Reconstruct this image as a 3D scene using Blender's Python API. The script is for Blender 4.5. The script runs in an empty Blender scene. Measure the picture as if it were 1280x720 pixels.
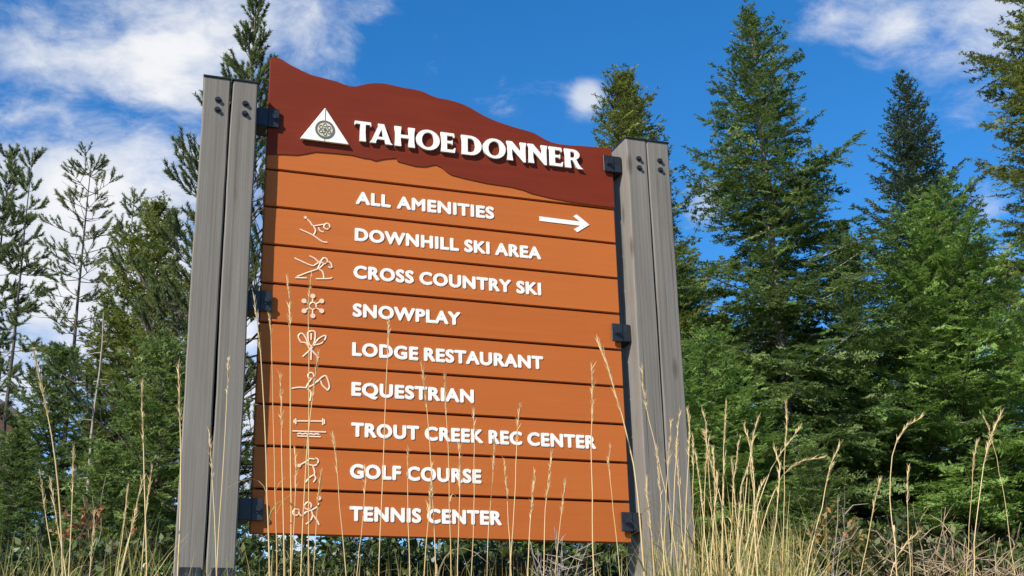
import bpy, bmesh, math, random
import numpy as np
from mathutils import Vector, Matrix

# ---------------------------------------------------------------- camera, sky, sun, exposure
SC = bpy.context.scene
COL = SC.collection
ZS = 2.60                                   # height of the sign's datum (lowest groove) above the road
FPX, PITCH, ROLL, YAW = 1591.229, .3298, -.0238, .3475
CAMP = np.array([-.8088, -5.6706, -1.0120 + ZS])

def ray(px, py):
    """direction of the line of sight through a point of the 1280x720 photograph"""
    u, v = px - 640, py - 360
    c, s = math.cos(ROLL), math.sin(ROLL)
    u, v = c*u + s*v, -s*u + c*v
    x, y2, z2 = u/FPX, 1., -v/FPX
    c, s = math.cos(PITCH), math.sin(PITCH)
    y, z = c*y2 - s*z2, s*y2 + c*z2
    c, s = math.cos(YAW), math.sin(YAW)
    return np.array([c*x + s*y, -s*x + c*y, z])

def at(px, py, Y):
    d = ray(px, py)
    return CAMP + d*((Y - CAMP[1])/d[1])

cd = bpy.data.cameras.new('camera'); cam = bpy.data.objects.new('camera', cd); COL.objects.link(cam)
cd.sensor_width = 36; cd.lens = 36*FPX/1280; cd.clip_end = 5000; cd.clip_start = .05
fw = Vector(ray(640, 360)).normalized(); rt = Vector(ray(641, 360) - ray(640, 360)).normalized(); up = rt.cross(fw)
M = Matrix((rt, up, -fw)).transposed().to_4x4(); M.translation = Vector(CAMP)
cam.matrix_world = M
SC.camera = cam

SUN_AZ, SUN_EL = 57, 38                      # light comes from the left of the sign's normal, and from the front
az, el = math.radians(SUN_AZ), math.radians(SUN_EL)
LIGHT = Vector((math.sin(az)*math.cos(el), math.cos(az)*math.cos(el), -math.sin(el)))
sd = bpy.data.lights.new('sun', 'SUN'); so = bpy.data.objects.new('sun', sd); COL.objects.link(so)
sd.energy = 5.0; sd.angle = math.radians(.5); sd.color = (1, .95, .86)
so.rotation_euler = LIGHT.to_track_quat('-Z', 'Y').to_euler(); so.location = (-6, -8, 12)

SC.view_settings.view_transform = 'Standard'; SC.view_settings.look = 'None'
SC.view_settings.exposure = 0.82; SC.view_settings.gamma = 1; SC.view_settings.use_curve_mapping = False

W = bpy.data.worlds.new('World'); SC.world = W; W.use_nodes = True
nt = W.node_tree; nt.nodes.clear()
def N(tree, typ, **kw):
    n = tree.nodes.new(typ)
    for k, v in kw.items():
        if k == 'ins':
            for i, val in v.items(): n.inputs[i].default_value = val
        else: setattr(n, k, v)
    return n
def math_(tree, op, a, b=None, c=None, clamp=False):
    n = N(tree, 'ShaderNodeMath', operation=op, use_clamp=clamp)
    for i, x in enumerate((a, b, c)):
        if x is None: continue
        if isinstance(x, (int, float)): n.inputs[i].default_value = x
        else: tree.links.new(x, n.inputs[i])
    return n.outputs[0]
sky = N(nt, 'ShaderNodeTexSky', sky_type='NISHITA', sun_disc=False)
sky.sun_elevation = el; sky.sun_rotation = math.radians(180 + SUN_AZ)
sky.altitude = 2000; sky.air_density = 1.0; sky.dust_density = .3; sky.ozone_density = 3.0
tc = N(nt, 'ShaderNodeTexCoord'); dirv = tc.outputs['Generated']
# clouds: noise on the view direction (infinitely far), gathered where the photograph has its banks
warp = N(nt, 'ShaderNodeTexNoise', ins={'Scale': 7, 'Detail': 3})
nt.links.new(dirv, warp.inputs['Vector'])
wv = N(nt, 'ShaderNodeVectorMath', operation='MULTIPLY_ADD'); nt.links.new(warp.outputs['Color'], wv.inputs[0])
wv.inputs[1].default_value = (.09, .09, .06); nt.links.new(dirv, wv.inputs[2])
no1 = N(nt, 'ShaderNodeTexNoise', ins={'Scale': 9, 'Detail': 11, 'Roughness': .62})
st = N(nt, 'ShaderNodeMapping'); st.inputs['Scale'].default_value = (1, 1, 1.9); st.inputs['Rotation'].default_value = (.25, .35, 0)
nt.links.new(wv.outputs[0], st.inputs[0]); nt.links.new(st.outputs[0], no1.inputs['Vector'])
BLOBS = [(30, 70, .05, .48), (110, 50, .065, .54), (200, 75, .075, .60), (300, 40, .065, .52), (375, 50, .05, .46), (432, 60, .025, .38), (170, 140, .04, .46), (205, 165, .03, .42), (20, 95, .04, .42),
         (150, 215, .035, .42), (250, 210, .06, .5), (90, 250, .05, .42), (230, 290, .07, .55), (110, 340, .12, .9), (20, 430, .10, .75), (230, 420, .12, .7), (330, 560, .1, .7), (545, 78, .035, .36), (600, 110, .03, .28),
         (735, 121, .0125, .72), (885, 252, .02, .55), (1095, 0, .05, .42), (1150, 20, .06, .50), (1200, 60, .06, .52), (1200, 115, .045, .46), (1250, 20, .06, .46), (1232, 258, .02, .44), (1245, 345, .03, .5), (460, 0, .03, .34)]
acc = None
for (bx, by, r, a) in BLOBS:
    d = Vector(ray(bx, by)).normalized()
    vm = N(nt, 'ShaderNodeVectorMath', operation='DISTANCE'); nt.links.new(dirv, vm.inputs[0]); vm.inputs[1].default_value = d
    q = math_(nt, 'DIVIDE', vm.outputs['Value'], r*1.15)
    q = math_(nt, 'MULTIPLY', q, q)
    g = math_(nt, 'MULTIPLY', math_(nt, 'EXPONENT', math_(nt, 'MULTIPLY', q, -1)), a)
    acc = g if acc is None else math_(nt, 'MAXIMUM', acc, g)
dens = math_(nt, 'ADD', math_(nt, 'MULTIPLY', math_(nt, 'SUBTRACT', no1.outputs['Fac'], .5), 1.5), acc)
mr = N(nt, 'ShaderNodeMapRange', interpolation_type='SMOOTHSTEP', ins={'From Min': .20, 'From Max': .74})
nt.links.new(dens, mr.inputs['Value'])
no2 = N(nt, 'ShaderNodeTexNoise', ins={'Scale': 16, 'Detail': 6}); nt.links.new(wv.outputs[0], no2.inputs['Vector'])
cr = N(nt, 'ShaderNodeValToRGB'); nt.links.new(no2.outputs['Fac'], cr.inputs[0])
cr.color_ramp.elements[0].position = .3; cr.color_ramp.elements[0].color = (.62, .70, .84, 1)
cr.color_ramp.elements[1].position = .62; cr.color_ramp.elements[1].color = (1, 1, 1, 1)
hs = N(nt, 'ShaderNodeHueSaturation', ins={'Saturation': 1.32, 'Value': 1.06}); nt.links.new(sky.outputs[0], hs.inputs['Color'])
SKY_STRENGTH = .112
bg1 = N(nt, 'ShaderNodeBackground', ins={'Strength': SKY_STRENGTH}); nt.links.new(hs.outputs[0], bg1.inputs[0])
bg2 = N(nt, 'ShaderNodeBackground', ins={'Strength': .55}); nt.links.new(cr.outputs[0], bg2.inputs[0])
mx = N(nt, 'ShaderNodeMixShader'); nt.links.new(math_(nt, 'MULTIPLY', mr.outputs[0], .93), mx.inputs[0])
nt.links.new(bg1.outputs[0], mx.inputs[1]); nt.links.new(bg2.outputs[0], mx.inputs[2])
wo = N(nt, 'ShaderNodeOutputWorld'); nt.links.new(mx.outputs[0], wo.inputs[0])

# ---------------------------------------------------------------- helpers
def tag(o, label=None, cat=None, group=None, kind=None):
    if label: o['label'] = label
    if cat: o['category'] = cat
    if group: o['group'] = group
    if kind: o['kind'] = kind
    return o
def empty(name, loc, label, cat, group=None):
    o = bpy.data.objects.new(name, None); COL.objects.link(o); o.location = loc; o.empty_display_size = .2
    o['base'] = 0; del o['base']
    return tag(o, label, cat, group)
def origin(parent):
    v = Vector((0, 0, 0))
    while parent is not None: v = v + parent.location; parent = parent.parent
    return v
def link(name, me, mat, parent=None, smooth=False):
    o = bpy.data.objects.new(name, me); COL.objects.link(o)
    if mat and not me.materials: me.materials.append(mat)
    if parent is not None: o.parent = parent
    if smooth: me.polygons.foreach_set('use_smooth', [True]*len(me.polygons))
    return o
def obj(name, bm, mat, parent=None, smooth=False, loc=None):
    """bmesh in world coordinates -> one mesh object, moved under its parent (or given its own origin)"""
    off = origin(parent) if parent is not None else Vector(loc or (0, 0, 0))
    bmesh.ops.recalc_face_normals(bm, faces=bm.faces)
    bmesh.ops.translate(bm, verts=bm.verts, vec=-off)
    me = bpy.data.meshes.new(name); bm.to_mesh(me); bm.free()
    o = link(name, me, mat, parent, smooth)
    if parent is None: o.location = off
    return o
def box(bm, x0, x1, y0, y1, z0, z1, bev=0, seg=2):
    r = bmesh.ops.create_cube(bm, size=1); vs = r['verts']
    for v in vs:
        v.co = Vector(((x0+x1)/2 + v.co.x*(x1-x0), (y0+y1)/2 + v.co.y*(y1-y0), (z0+z1)/2 + v.co.z*(z1-z0)))
    if bev:
        es = list({e for v in vs for e in v.link_edges})
        bmesh.ops.bevel(bm, geom=es, offset=bev, segments=seg, affect='EDGES', clamp_overlap=True)
def cyl(bm, c, axis, r, h, n=12, r2=None):
    a = Vector(axis).normalized(); rot = a.to_track_quat('Z', 'Y').to_matrix().to_4x4()
    rot.translation = Vector(c)
    bmesh.ops.create_cone(bm, cap_ends=True, segments=n, radius1=r, radius2=r if r2 is None else r2, depth=h, matrix=rot)
def prism(bm, pts, y0, y1, bev=0):
    """outline in the x-z plane, extruded from y0 to y1"""
    f = [bm.verts.new((x, y0, z)) for x, z in pts]; b = [bm.verts.new((x, y1, z)) for x, z in pts]
    n = len(pts)
    bm.faces.new(f); bm.faces.new(b[::-1])
    for i in range(n): bm.faces.new((f[i], b[i], b[(i+1) % n], f[(i+1) % n]))
def raw_mesh(name, V, F, tint=None):
    """numpy verts (n,3) and faces (m,k)"""
    V = np.ascontiguousarray(V, np.float32); F = np.ascontiguousarray(F, np.int32)
    me = bpy.data.meshes.new(name); m, k = F.shape
    me.vertices.add(len(V)); me.vertices.foreach_set('co', V.ravel())
    me.loops.add(m*k); me.loops.foreach_set('vertex_index', F.ravel())
    me.polygons.add(m); me.polygons.foreach_set('loop_start', np.arange(0, m*k, k, dtype=np.int32))
    me.update(calc_edges=True)
    if tint is not None:
        a = me.attributes.new('tint', 'FLOAT', 'POINT'); a.data.foreach_set('value', np.ascontiguousarray(tint, np.float32))
    return me
def tube_arrays(paths, sides=5):
    """paths: list of (pts (n,3), radii (n,)) -> V,F quads"""
    VV, FF, base = [], [], 0
    ang = np.linspace(0, 2*np.pi, sides, endpoint=False)
    for P, R in paths:
        P = np.asarray(P, float); R = np.asarray(R, float); n = len(P)
        T = np.gradient(P, axis=0); T /= np.linalg.norm(T, axis=1, keepdims=True) + 1e-9
        ref = np.where(np.abs(T[:, 2:3]) > .8, np.array([[1., 0, 0]]), np.array([[0, 0, 1.]]))
        A = np.cross(T, ref); A /= np.linalg.norm(A, axis=1, keepdims=True) + 1e-9
        B = np.cross(T, A)
        ring = P[:, None] + R[:, None, None]*(np.cos(ang)[None, :, None]*A[:, None] + np.sin(ang)[None, :, None]*B[:, None])
        VV.append(ring.reshape(-1, 3))
        i = np.arange(n-1)[:, None]*sides; j = np.arange(sides)[None]; j2 = (j+1) % sides
        FF.append(np.stack([i+j, i+j2, i+sides+j2, i+sides+j], -1).reshape(-1, 4) + base)
        base += n*sides
    return np.concatenate(VV), np.concatenate(FF)
def unit(a): return a/(np.linalg.norm(a, axis=-1, keepdims=True) + 1e-9)

# ---------------------------------------------------------------- materials
def mat(name):
    m = bpy.data.materials.new(name); m.use_nodes = True; t = m.node_tree
    return m, t, t.nodes['Principled BSDF']
def coords(t, scale):
    tc = N(t, 'ShaderNodeTexCoord'); mp = N(t, 'ShaderNodeMapping'); mp.inputs['Scale'].default_value = scale
    t.links.new(tc.outputs['Object'], mp.inputs[0]); return mp.outputs[0]
def noise(t, vec, scale, detail=4, rough=.55):
    n = N(t, 'ShaderNodeTexNoise', ins={'Scale': scale, 'Detail': detail, 'Roughness': rough}); t.links.new(vec, n.inputs['Vector']); return n.outputs['Fac']
def ramp(t, fac, stops):
    r = N(t, 'ShaderNodeValToRGB'); e = r.color_ramp.elements
    while len(e) < len(stops): e.new(.5)
    for x, (p, c) in zip(e, stops): x.position = p; x.color = (*c, 1)
    t.links.new(fac, r.inputs[0]); return r.outputs[0]
def bump(t, b, h, strength, dist=.002):
    n = N(t, 'ShaderNodeBump', ins={'Strength': strength, 'Distance': dist}); t.links.new(h, n.inputs['Height']); t.links.new(n.outputs[0], b.inputs['Normal'])
def wood(name, stops, scale, rough, bstr, bdist=.0015, spec=.3, vary=False):
    m, t, b = mat(name)
    v = coords(t, scale); f = noise(t, v, 1, 6, .6)
    f2 = noise(t, coords(t, (1.2, 1.2, 1.2)), 2.2, 3)
    s = math_(t, 'ADD', math_(t, 'MULTIPLY', f, .7), math_(t, 'MULTIPLY', f2, .3))
    if vary:
        oi = N(t, 'ShaderNodeObjectInfo'); s = math_(t, 'ADD', s, math_(t, 'MULTIPLY', math_(t, 'SUBTRACT', oi.outputs['Random'], .5), .36))
    b.inputs['Specular IOR Level'].default_value = spec
    t.links.new(ramp(t, s, stops), b.inputs['Base Color']); b.inputs['Roughness'].default_value = rough
    bump(t, b, f, bstr, bdist); return m
def plain(name, c, rough=.5, metal=0, var=.0):
    m, t, b = mat(name)
    f = noise(t, coords(t, (1, 1, 1)), 30, 4)
    t.links.new(ramp(t, f, [(.3, tuple(x*(1-var) for x in c)), (.7, tuple(min(1, x*(1+var)) for x in c))]), b.inputs['Base Color'])
    b.inputs['Roughness'].default_value = rough; b.inputs['Metallic'].default_value = metal; return m
ORANGE = wood('orange_stain', [(.22, (.355, .090, .0170)), (.5, (.385, .100, .0195)), (.78, (.415, .111, .0225))], (1.2, 8, 40), .6, .10, .001, .18, True)
HEADER = wood('red_brown_stain', [(.25, (.118, .0155, .0050)), (.5, (.138, .0185, .0062)), (.75, (.158, .0225, .0078))], (2, 8, 25), .62, .25, .0015, .15)
BACK = plain('dark_backing', (.02, .014, .011), .8)
m, t, b = mat('weathered_timber'); GREY = m
f = noise(t, coords(t, (26, 26, .9)), 1, 7, .65); f2 = noise(t, coords(t, (3, 3, .7)), 2.0, 4)
sx = math_(t, 'ADD', math_(t, 'MULTIPLY', f, .62), math_(t, 'MULTIPLY', f2, .38))
c1 = ramp(t, sx, [(.28, (.085, .075, .063)), (.43, (.138, .124, .106)), (.57, (.160, .145, .125)), (.72, (.200, .183, .160))])
ck = noise(t, coords(t, (60, 60, .55)), 1, 3, .5)
cm = ramp(t, ck, [(.315, (0, 0, 0)), (.355, (1, 1, 1))])
kn = N(t, 'ShaderNodeTexVoronoi', ins={'Scale': 1.0}); t.links.new(coords(t, (7, 7, 2.1)), kn.inputs['Vector'])
km = ramp(t, kn.outputs['Distance'], [(.05, (.45, .40, .34)), (.16, (1, 1, 1))])
mm = N(t, 'ShaderNodeMix', data_type='RGBA', blend_type='MULTIPLY', ins={0: .6}); t.links.new(c1, mm.inputs[6]); t.links.new(cm, mm.inputs[7])
m2 = N(t, 'ShaderNodeMix', data_type='RGBA', blend_type='MULTIPLY', ins={0: .8}); t.links.new(mm.outputs[2], m2.inputs[6]); t.links.new(km, m2.inputs[7])
t.links.new(m2.outputs[2], b.inputs['Base Color']); b.inputs['Roughness'].default_value = .88; b.inputs['Specular IOR Level'].default_value = .2
bump(t, b, math_(t, 'ADD', math_(t, 'MULTIPLY', f, .5), math_(t, 'MULTIPLY', ck, .8)), .8, .004)
WHITE = plain('white_paint', (.72, .69, .63), .45, 0, .03)
CREAM = plain('cream_paint', (.66, .46, .32), .5, 0, .06)
GREYINK = plain('grey_ink', (.10, .095, .07), .6, 0, .1)
BEIGE = plain('beige_ink', (.55, .50, .36), .6, 0, .1)
STEEL = plain('black_steel', (.018, .020, .026), .45, .3, .3)
BARK = wood('bark', [(.3, (.045, .033, .025)), (.7, (.15, .115, .09))], (14, 14, 3), .9, .9, .01)
BARKP = wood('pale_bark', [(.3, (.13, .11, .09)), (.7, (.32, .28, .24))], (14, 14, 3), .9, .9, .01)
BARKD = wood('dark_bark', [(.3, (.03, .024, .02)), (.7, (.085, .07, .06))], (14, 14, 3), .9, .9, .01)

def foliage(name, dark, mid, light, trans=.25, rough=.55):
    m, t, b = mat(name)
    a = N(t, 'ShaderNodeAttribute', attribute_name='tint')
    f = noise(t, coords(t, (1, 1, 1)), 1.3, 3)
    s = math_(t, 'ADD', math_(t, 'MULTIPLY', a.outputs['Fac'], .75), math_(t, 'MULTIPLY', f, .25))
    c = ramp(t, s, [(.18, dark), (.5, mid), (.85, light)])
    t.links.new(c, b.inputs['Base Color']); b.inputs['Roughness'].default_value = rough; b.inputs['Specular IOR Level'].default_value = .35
    tr = N(t, 'ShaderNodeBsdfTranslucent'); t.links.new(c, tr.inputs[0])
    mxs = N(t, 'ShaderNodeMixShader', ins={0: trans}); t.links.new(b.outputs[0], mxs.inputs[1]); t.links.new(tr.outputs[0], mxs.inputs[2])
    t.links.new(mxs.outputs[0], t.nodes['Material Output'].inputs['Surface'])
    return m
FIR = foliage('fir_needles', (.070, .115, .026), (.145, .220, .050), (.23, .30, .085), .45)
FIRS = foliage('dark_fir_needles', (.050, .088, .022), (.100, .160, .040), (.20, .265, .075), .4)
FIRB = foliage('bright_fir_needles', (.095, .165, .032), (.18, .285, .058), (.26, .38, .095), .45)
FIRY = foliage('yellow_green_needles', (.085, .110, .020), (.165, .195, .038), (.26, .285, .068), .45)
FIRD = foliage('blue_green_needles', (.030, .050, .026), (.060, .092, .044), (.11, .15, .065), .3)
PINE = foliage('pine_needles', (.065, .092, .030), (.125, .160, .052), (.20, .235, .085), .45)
LEAF = foliage('shrub_leaves', (.025, .045, .012), (.055, .085, .022), (.13, .145, .035), .3, .45)
AUTUMN = foliage('autumn_leaves', (.06, .09, .02), (.14, .13, .03), (.40, .17, .05), .3, .5)
RUST = foliage('rust_leaves', (.14, .06, .02), (.26, .10, .035), (.34, .17, .07), .3, .5)
STRAW = foliage('straw', (.36, .24, .095), (.62, .45, .21), (.76, .62, .36), .3, .6)
GRASS = foliage('grass_blades', (.08, .11, .02), (.20, .20, .05), (.45, .36, .14), .3, .6)
TWIG = plain('silver_twigs', (.23, .195, .16), .8, 0, .25)

# ---------------------------------------------------------------- ground
def ground_z(x, y):
    y = np.asarray(y, float)
    k = np.clip(-y/5.3, 0, 1)
    bank = 1.95*(1 - k**1.7)
    rise = np.where(y > 0, .05*np.minimum(y, 60), 0)
    return bank + rise + .03*np.sin(x*1.3 + y*.7) * np.clip((y+5.4)/2, 0, 1)
def gz(x, y): return float(ground_z(x, y))
xs = np.concatenate([np.linspace(-600, -16, 14), np.linspace(-15, 25, 81), np.linspace(26, 800, 14)])
ys = np.concatenate([np.linspace(-300, -9, 10), np.linspace(-8, 30, 96), np.linspace(31, 1500, 20)])
X, Y = np.meshgrid(xs, ys); Z = ground_z(X, Y)
nx, ny = len(xs), len(ys)
i = (np.arange(ny-1)[:, None]*nx + np.arange(nx-1)[None]).ravel()
me = raw_mesh('ground', np.stack([X, Y, Z], -1).reshape(-1, 3), np.stack([i, i+1, i+1+nx, i+nx], -1))
m, t, b = mat('dry_soil'); f = noise(t, coords(t, (1, 1, 1)), 3, 8, .7)
t.links.new(ramp(t, f, [(.3, (.05, .045, .02)), (.5, (.12, .10, .045)), (.7, (.22, .18, .09))]), b.inputs['Base Color']); b.inputs['Roughness'].default_value = .95
bump(t, b, f, .8, .05)
tag(link('ground', me, m, None, True), kind='structure')

# ---------------------------------------------------------------- the sign
BASE = Vector((.9, 0, 1.95))
sign = empty('direction_sign', BASE, 'orange plank direction board with white lettering hung between two grey timber posts', 'sign')
SW = 1.83; PP = .193; GAP = .0095
rnd = random.Random(4)
def Zs(z): return z + ZS

# backing frame behind the planks
bm = bmesh.new(); box(bm, .02, SW-.02, .041, .052, Zs(-.185), Zs(1.78)); obj('backing_panel', bm, BACK, sign)
bm = bmesh.new()
for x in (.25, .915, 1.58): box(bm, x-.03, x+.03, .053, .10, Zs(-.19), Zs(1.85), .003)
obj('backing_frame', bm, STEEL, sign)

planks = []
def plank(z0, z1):
    bm = bmesh.new(); box(bm, 0, SW, 0, .040, Zs(z0), Zs(z1), .0035, 2)
    o = obj('plank', bm, ORANGE, sign); planks.append(o); return o
plank(1.544 + GAP/2, 1.7335)
for k in range(8): plank(PP*(7-k) + GAP/2, PP*(8-k) - GAP/2)
plank(-.197, -GAP/2)

# header panel with its ridge outline
top = [(0, 2.146), (.03, 2.150), (.05, 2.145), (.102, 2.118), (.15, 2.099), (.203, 2.081), (.284, 2.071), (.335, 2.064), (.366, 2.055), (.40, 2.049), (.428, 2.051), (.455, 2.062), (.489, 2.076),
       (.53, 2.087), (.572, 2.092), (.62, 2.089), (.677, 2.083), (.73, 2.083), (.783, 2.077), (.82, 2.063), (.86, 2.053), (.91, 2.051), (.954, 2.046), (1.0, 2.036), (1.041, 2.021), (1.075, 2.004), (1.106, 1.989), (1.15, 1.974),
       (1.193, 1.962), (1.24, 1.952), (1.281, 1.944), (1.348, 1.934), (1.39, 1.926), (1.415, 1.914), (1.45, 1.898), (1.481, 1.887), (1.526, 1.881), (1.60, 1.884), (1.664, 1.889), (1.75, 1.893), (1.83, 1.897)]
bot = [(0, 1.615), (.068, 1.629), (.146, 1.635), (.19, 1.648), (.235, 1.664), (.334, 1.669), (.414, 1.671), (.479, 1.662), (.503, 1.663), (.536, 1.655), (.584, 1.672), (.642, 1.684), (.650, 1.667), (.70, 1.659), (.741, 1.653),
       (.791, 1.656), (.846, 1.675), (.880, 1.662), (.905, 1.642), (.930, 1.629), (.993, 1.619), (1.06, 1.612), (1.121, 1.606), (1.251, 1.602), (1.316, 1.593), (1.36, 1.580), (1.47, 1.566), (1.604, 1.557), (1.70, 1.5545), (1.83, 1.556)]
bm = bmesh.new(); prism(bm, [(x, Zs(z)) for x, z in top] + [(x, Zs(z)) for x, z in bot[::-1]], -.0045, -.0008)
header = obj('header_panel', bm, HEADER, sign)
bm = bmesh.new(); prism(bm, [(.001 + x*(SW-.002)/SW, Zs(z-.002)) for x, z in top] + [(SW-.001, Zs(1.737)), (.001, Zs(1.737))], -.001, .040)
obj('header_board', bm, HEADER, sign)

# ---- raised lettering of the header: flared capitals drawn as outlines
HL = .108; YF = -.0205                         # letter height, front face
def ell(cx, cz, rx, rz, n=28, a0=0, a1=360): return [(cx + rx*math.cos(math.radians(a)), cz + rz*math.sin(math.radians(a))) for a in np.linspace(a0, a1, n, endpoint=(a1-a0) % 360 != 0)]
G = {
 'T': ([[(0, .80), (.03, 1), (.97, 1), (1, .80), (.965, .80), (.90, .87), (.66, .86), (.655, .45), (.69, 0), (.31, 0), (.345, .45), (.34, .86), (.10, .87), (.035, .80)]], .80),
 'A': ([[(0, 0), (.02, .05), (.08, .12), (.38, .93), (.36, 1), (.62, 1), (.92, .10), (1.0, .03), (1, 0), (.68, 0), (.645, .21), (.33, .21), (.27, .07), (.28, 0)], [(.375, .34), (.61, .34), (.50, .72)]], 1.0),
 'H': ([[(0, 0), (.04, .3), (.04, .7), (0, 1), (.33, 1), (.30, .7), (.30, .595), (.70, .595), (.70, .7), (.67, 1), (1, 1), (.96, .7), (.96, .3), (1, 0), (.67, 0), (.70, .3), (.70, .43), (.30, .43), (.30, .3), (.33, 0)]], .98),
 'O': ([ell(.5, .5, .5, .52), [(.5 + .26*math.cos(a)*1 + .02*math.sin(a), .5 + .385*math.sin(a)) for a in np.linspace(0, 2*math.pi, 24, endpoint=False)]], 1.17),
 'E': ([[(0, 0), (.05, .3), (.05, .7), (0, 1), (.90, 1), (.94, .78), (.87, .78), (.78, .855), (.42, .855), (.42, .59), (.70, .59), (.78, .66), (.80, .66), (.80, .40), (.78, .40), (.70, .46), (.42, .46), (.42, .145), (.80, .145), (.93, .25), (1, .25), (.95, 0)]], .74),
 'D': ([[(0, 0), (.04, .3), (.04, .7), (0, 1), (.45, 1)] + ell(.45, .5, .55, .5, 15, 84, -84) + [(.45, 0)], [(.31, .14), (.43, .14)] + ell(.43, .5, .27, .36, 11, -80, 80) + [(.43, .86), (.31, .86)]], 1.02),
 'N': ([[(0, 0), (.05, .3), (.05, .8), (0, .93), (.0, 1), (.27, 1), (.73, .47), (.73, .75), (.68, 1), (1, 1), (.95, .7), (.95, -.03), (.83, -.03), (.26, .60), (.26, .3), (.31, 0)]], 1.0),
 'R': ([[(0, 0), (.04, .3), (.04, .7), (0, 1), (.45, 1)] + ell(.46, .725, .38, .275, 11, 85, -62) + [(.78, .22), (.90, .08), (1, .02), (1, 0), (.70, -.01), (.62, .08), (.42, .42), (.32, .42), (.32, .3), (.36, 0)], [(.32, .55), (.42, .55)] + ell(.42, .71, .16, .16, 7, -80, 80) + [(.42, .87), (.32, .87)]], .92),
}
def filled(loops, x0, z0, w, h, y_front, depth, bevel=0):
    cu = bpy.data.curves.new('c', 'CURVE'); cu.dimensions = '2D'; cu.fill_mode = 'BOTH'; cu.extrude = depth/2; cu.bevel_depth = bevel; cu.bevel_resolution = 1
    for L in loops:
        s = cu.splines.new('POLY'); s.points.add(len(L)-1); s.use_cyclic_u = True
        for p, (x, z) in zip(s.points, L): p.co = (x*w, z*h, 0, 1)
    return curve_mesh(cu, x0, z0, y_front + depth/2)
def curve_mesh(cu, x0, z0, yc):
    o = bpy.data.objects.new('c', cu); COL.objects.link(o)
    dg = bpy.context.evaluated_depsgraph_get(); me = bpy.data.meshes.new_from_object(o.evaluated_get(dg))
    bpy.data.objects.remove(o); bpy.data.curves.remove(cu)
    n = len(me.vertices); v = np.empty(n*3, np.float32); me.vertices.foreach_get('co', v); v = v.reshape(-1, 3)
    out = np.stack([v[:, 0] + x0, yc - v[:, 2], v[:, 1] + z0], -1)
    me.vertices.foreach_set('co', np.ascontiguousarray(out, np.float32).ravel()); me.materials.clear(); me.update()
    return me
def mesh_part(name, me, material, parent):
    off = origin(parent); me.transform(Matrix.Translation(-off)); return link(name, me, material, parent)
def merge(meshes):
    bm = bmesh.new()
    for k in meshes: bm.from_mesh(k); bpy.data.meshes.remove(k)
    return bm
WORD = [('T', .424, .510), ('A', .503, .619), ('H', .630, .736), ('O', .742, .866), ('E', .872, .950), ('D', .981, 1.090), ('O', 1.097, 1.221), ('N', 1.228, 1.336), ('N', 1.345, 1.453), ('E', 1.463, 1.540), ('R', 1.550, 1.652)]
for ch, x0, x1 in WORD:
    me = filled(G[ch][0], x0, Zs(1.7455), x1-x0, HL, YF, .0120)
    mesh_part('raised_letter', me, WHITE, header)
# emblem: white triangle with a rosette in a ring
bm = bmesh.new(); prism(bm, [(.155, Zs(1.716)), (.398, Zs(1.716)), (.274, Zs(1.900))], -.024, -.011)
bmesh.ops.bevel(bm, geom=[e for e in bm.edges], offset=.002, segments=1, affect='EDGES')
emblem = obj('emblem', bm, WHITE, header)
ec = (.2755, Zs(1.780))
me = filled([ell(0, 0, .049, .049, 36), ell(0, 0, .038, .038, 30)], ec[0], ec[1], 1, 1, -.0262, .0018); mesh_part('ring', me, GREYINK, emblem)
me = filled([ell(0, 0, .0378, .0378, 30)], ec[0], ec[1], 1, 1, -.0255, .0012); mesh_part('disc', me, BEIGE, emblem)
ms = [filled([ell(.0235*math.cos(a), .0235*math.sin(a), .0105, .0105, 14), ell(.0235*math.cos(a), .0235*math.sin(a), .0066, .0066, 10)], ec[0], ec[1], 1, 1, -.0268 - .0001*i, .0012) for i, a in enumerate(np.radians(np.arange(30, 390, 60)))]
ms.append(filled([ell(0, 0, .0085, .0085, 14)], ec[0], ec[1], 1, 1, -.0276, .002))
obj('rosette', merge(ms), GREYINK, emblem)
for za, zb in ((1.830, 1.892), (1.718, 1.730)):
    bm = bmesh.new(); box(bm, .2740, .2765, -.0255, -.0243, Zs(za), Zs(zb)); obj('emblem_line', bm, GREYINK, emblem)

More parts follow.
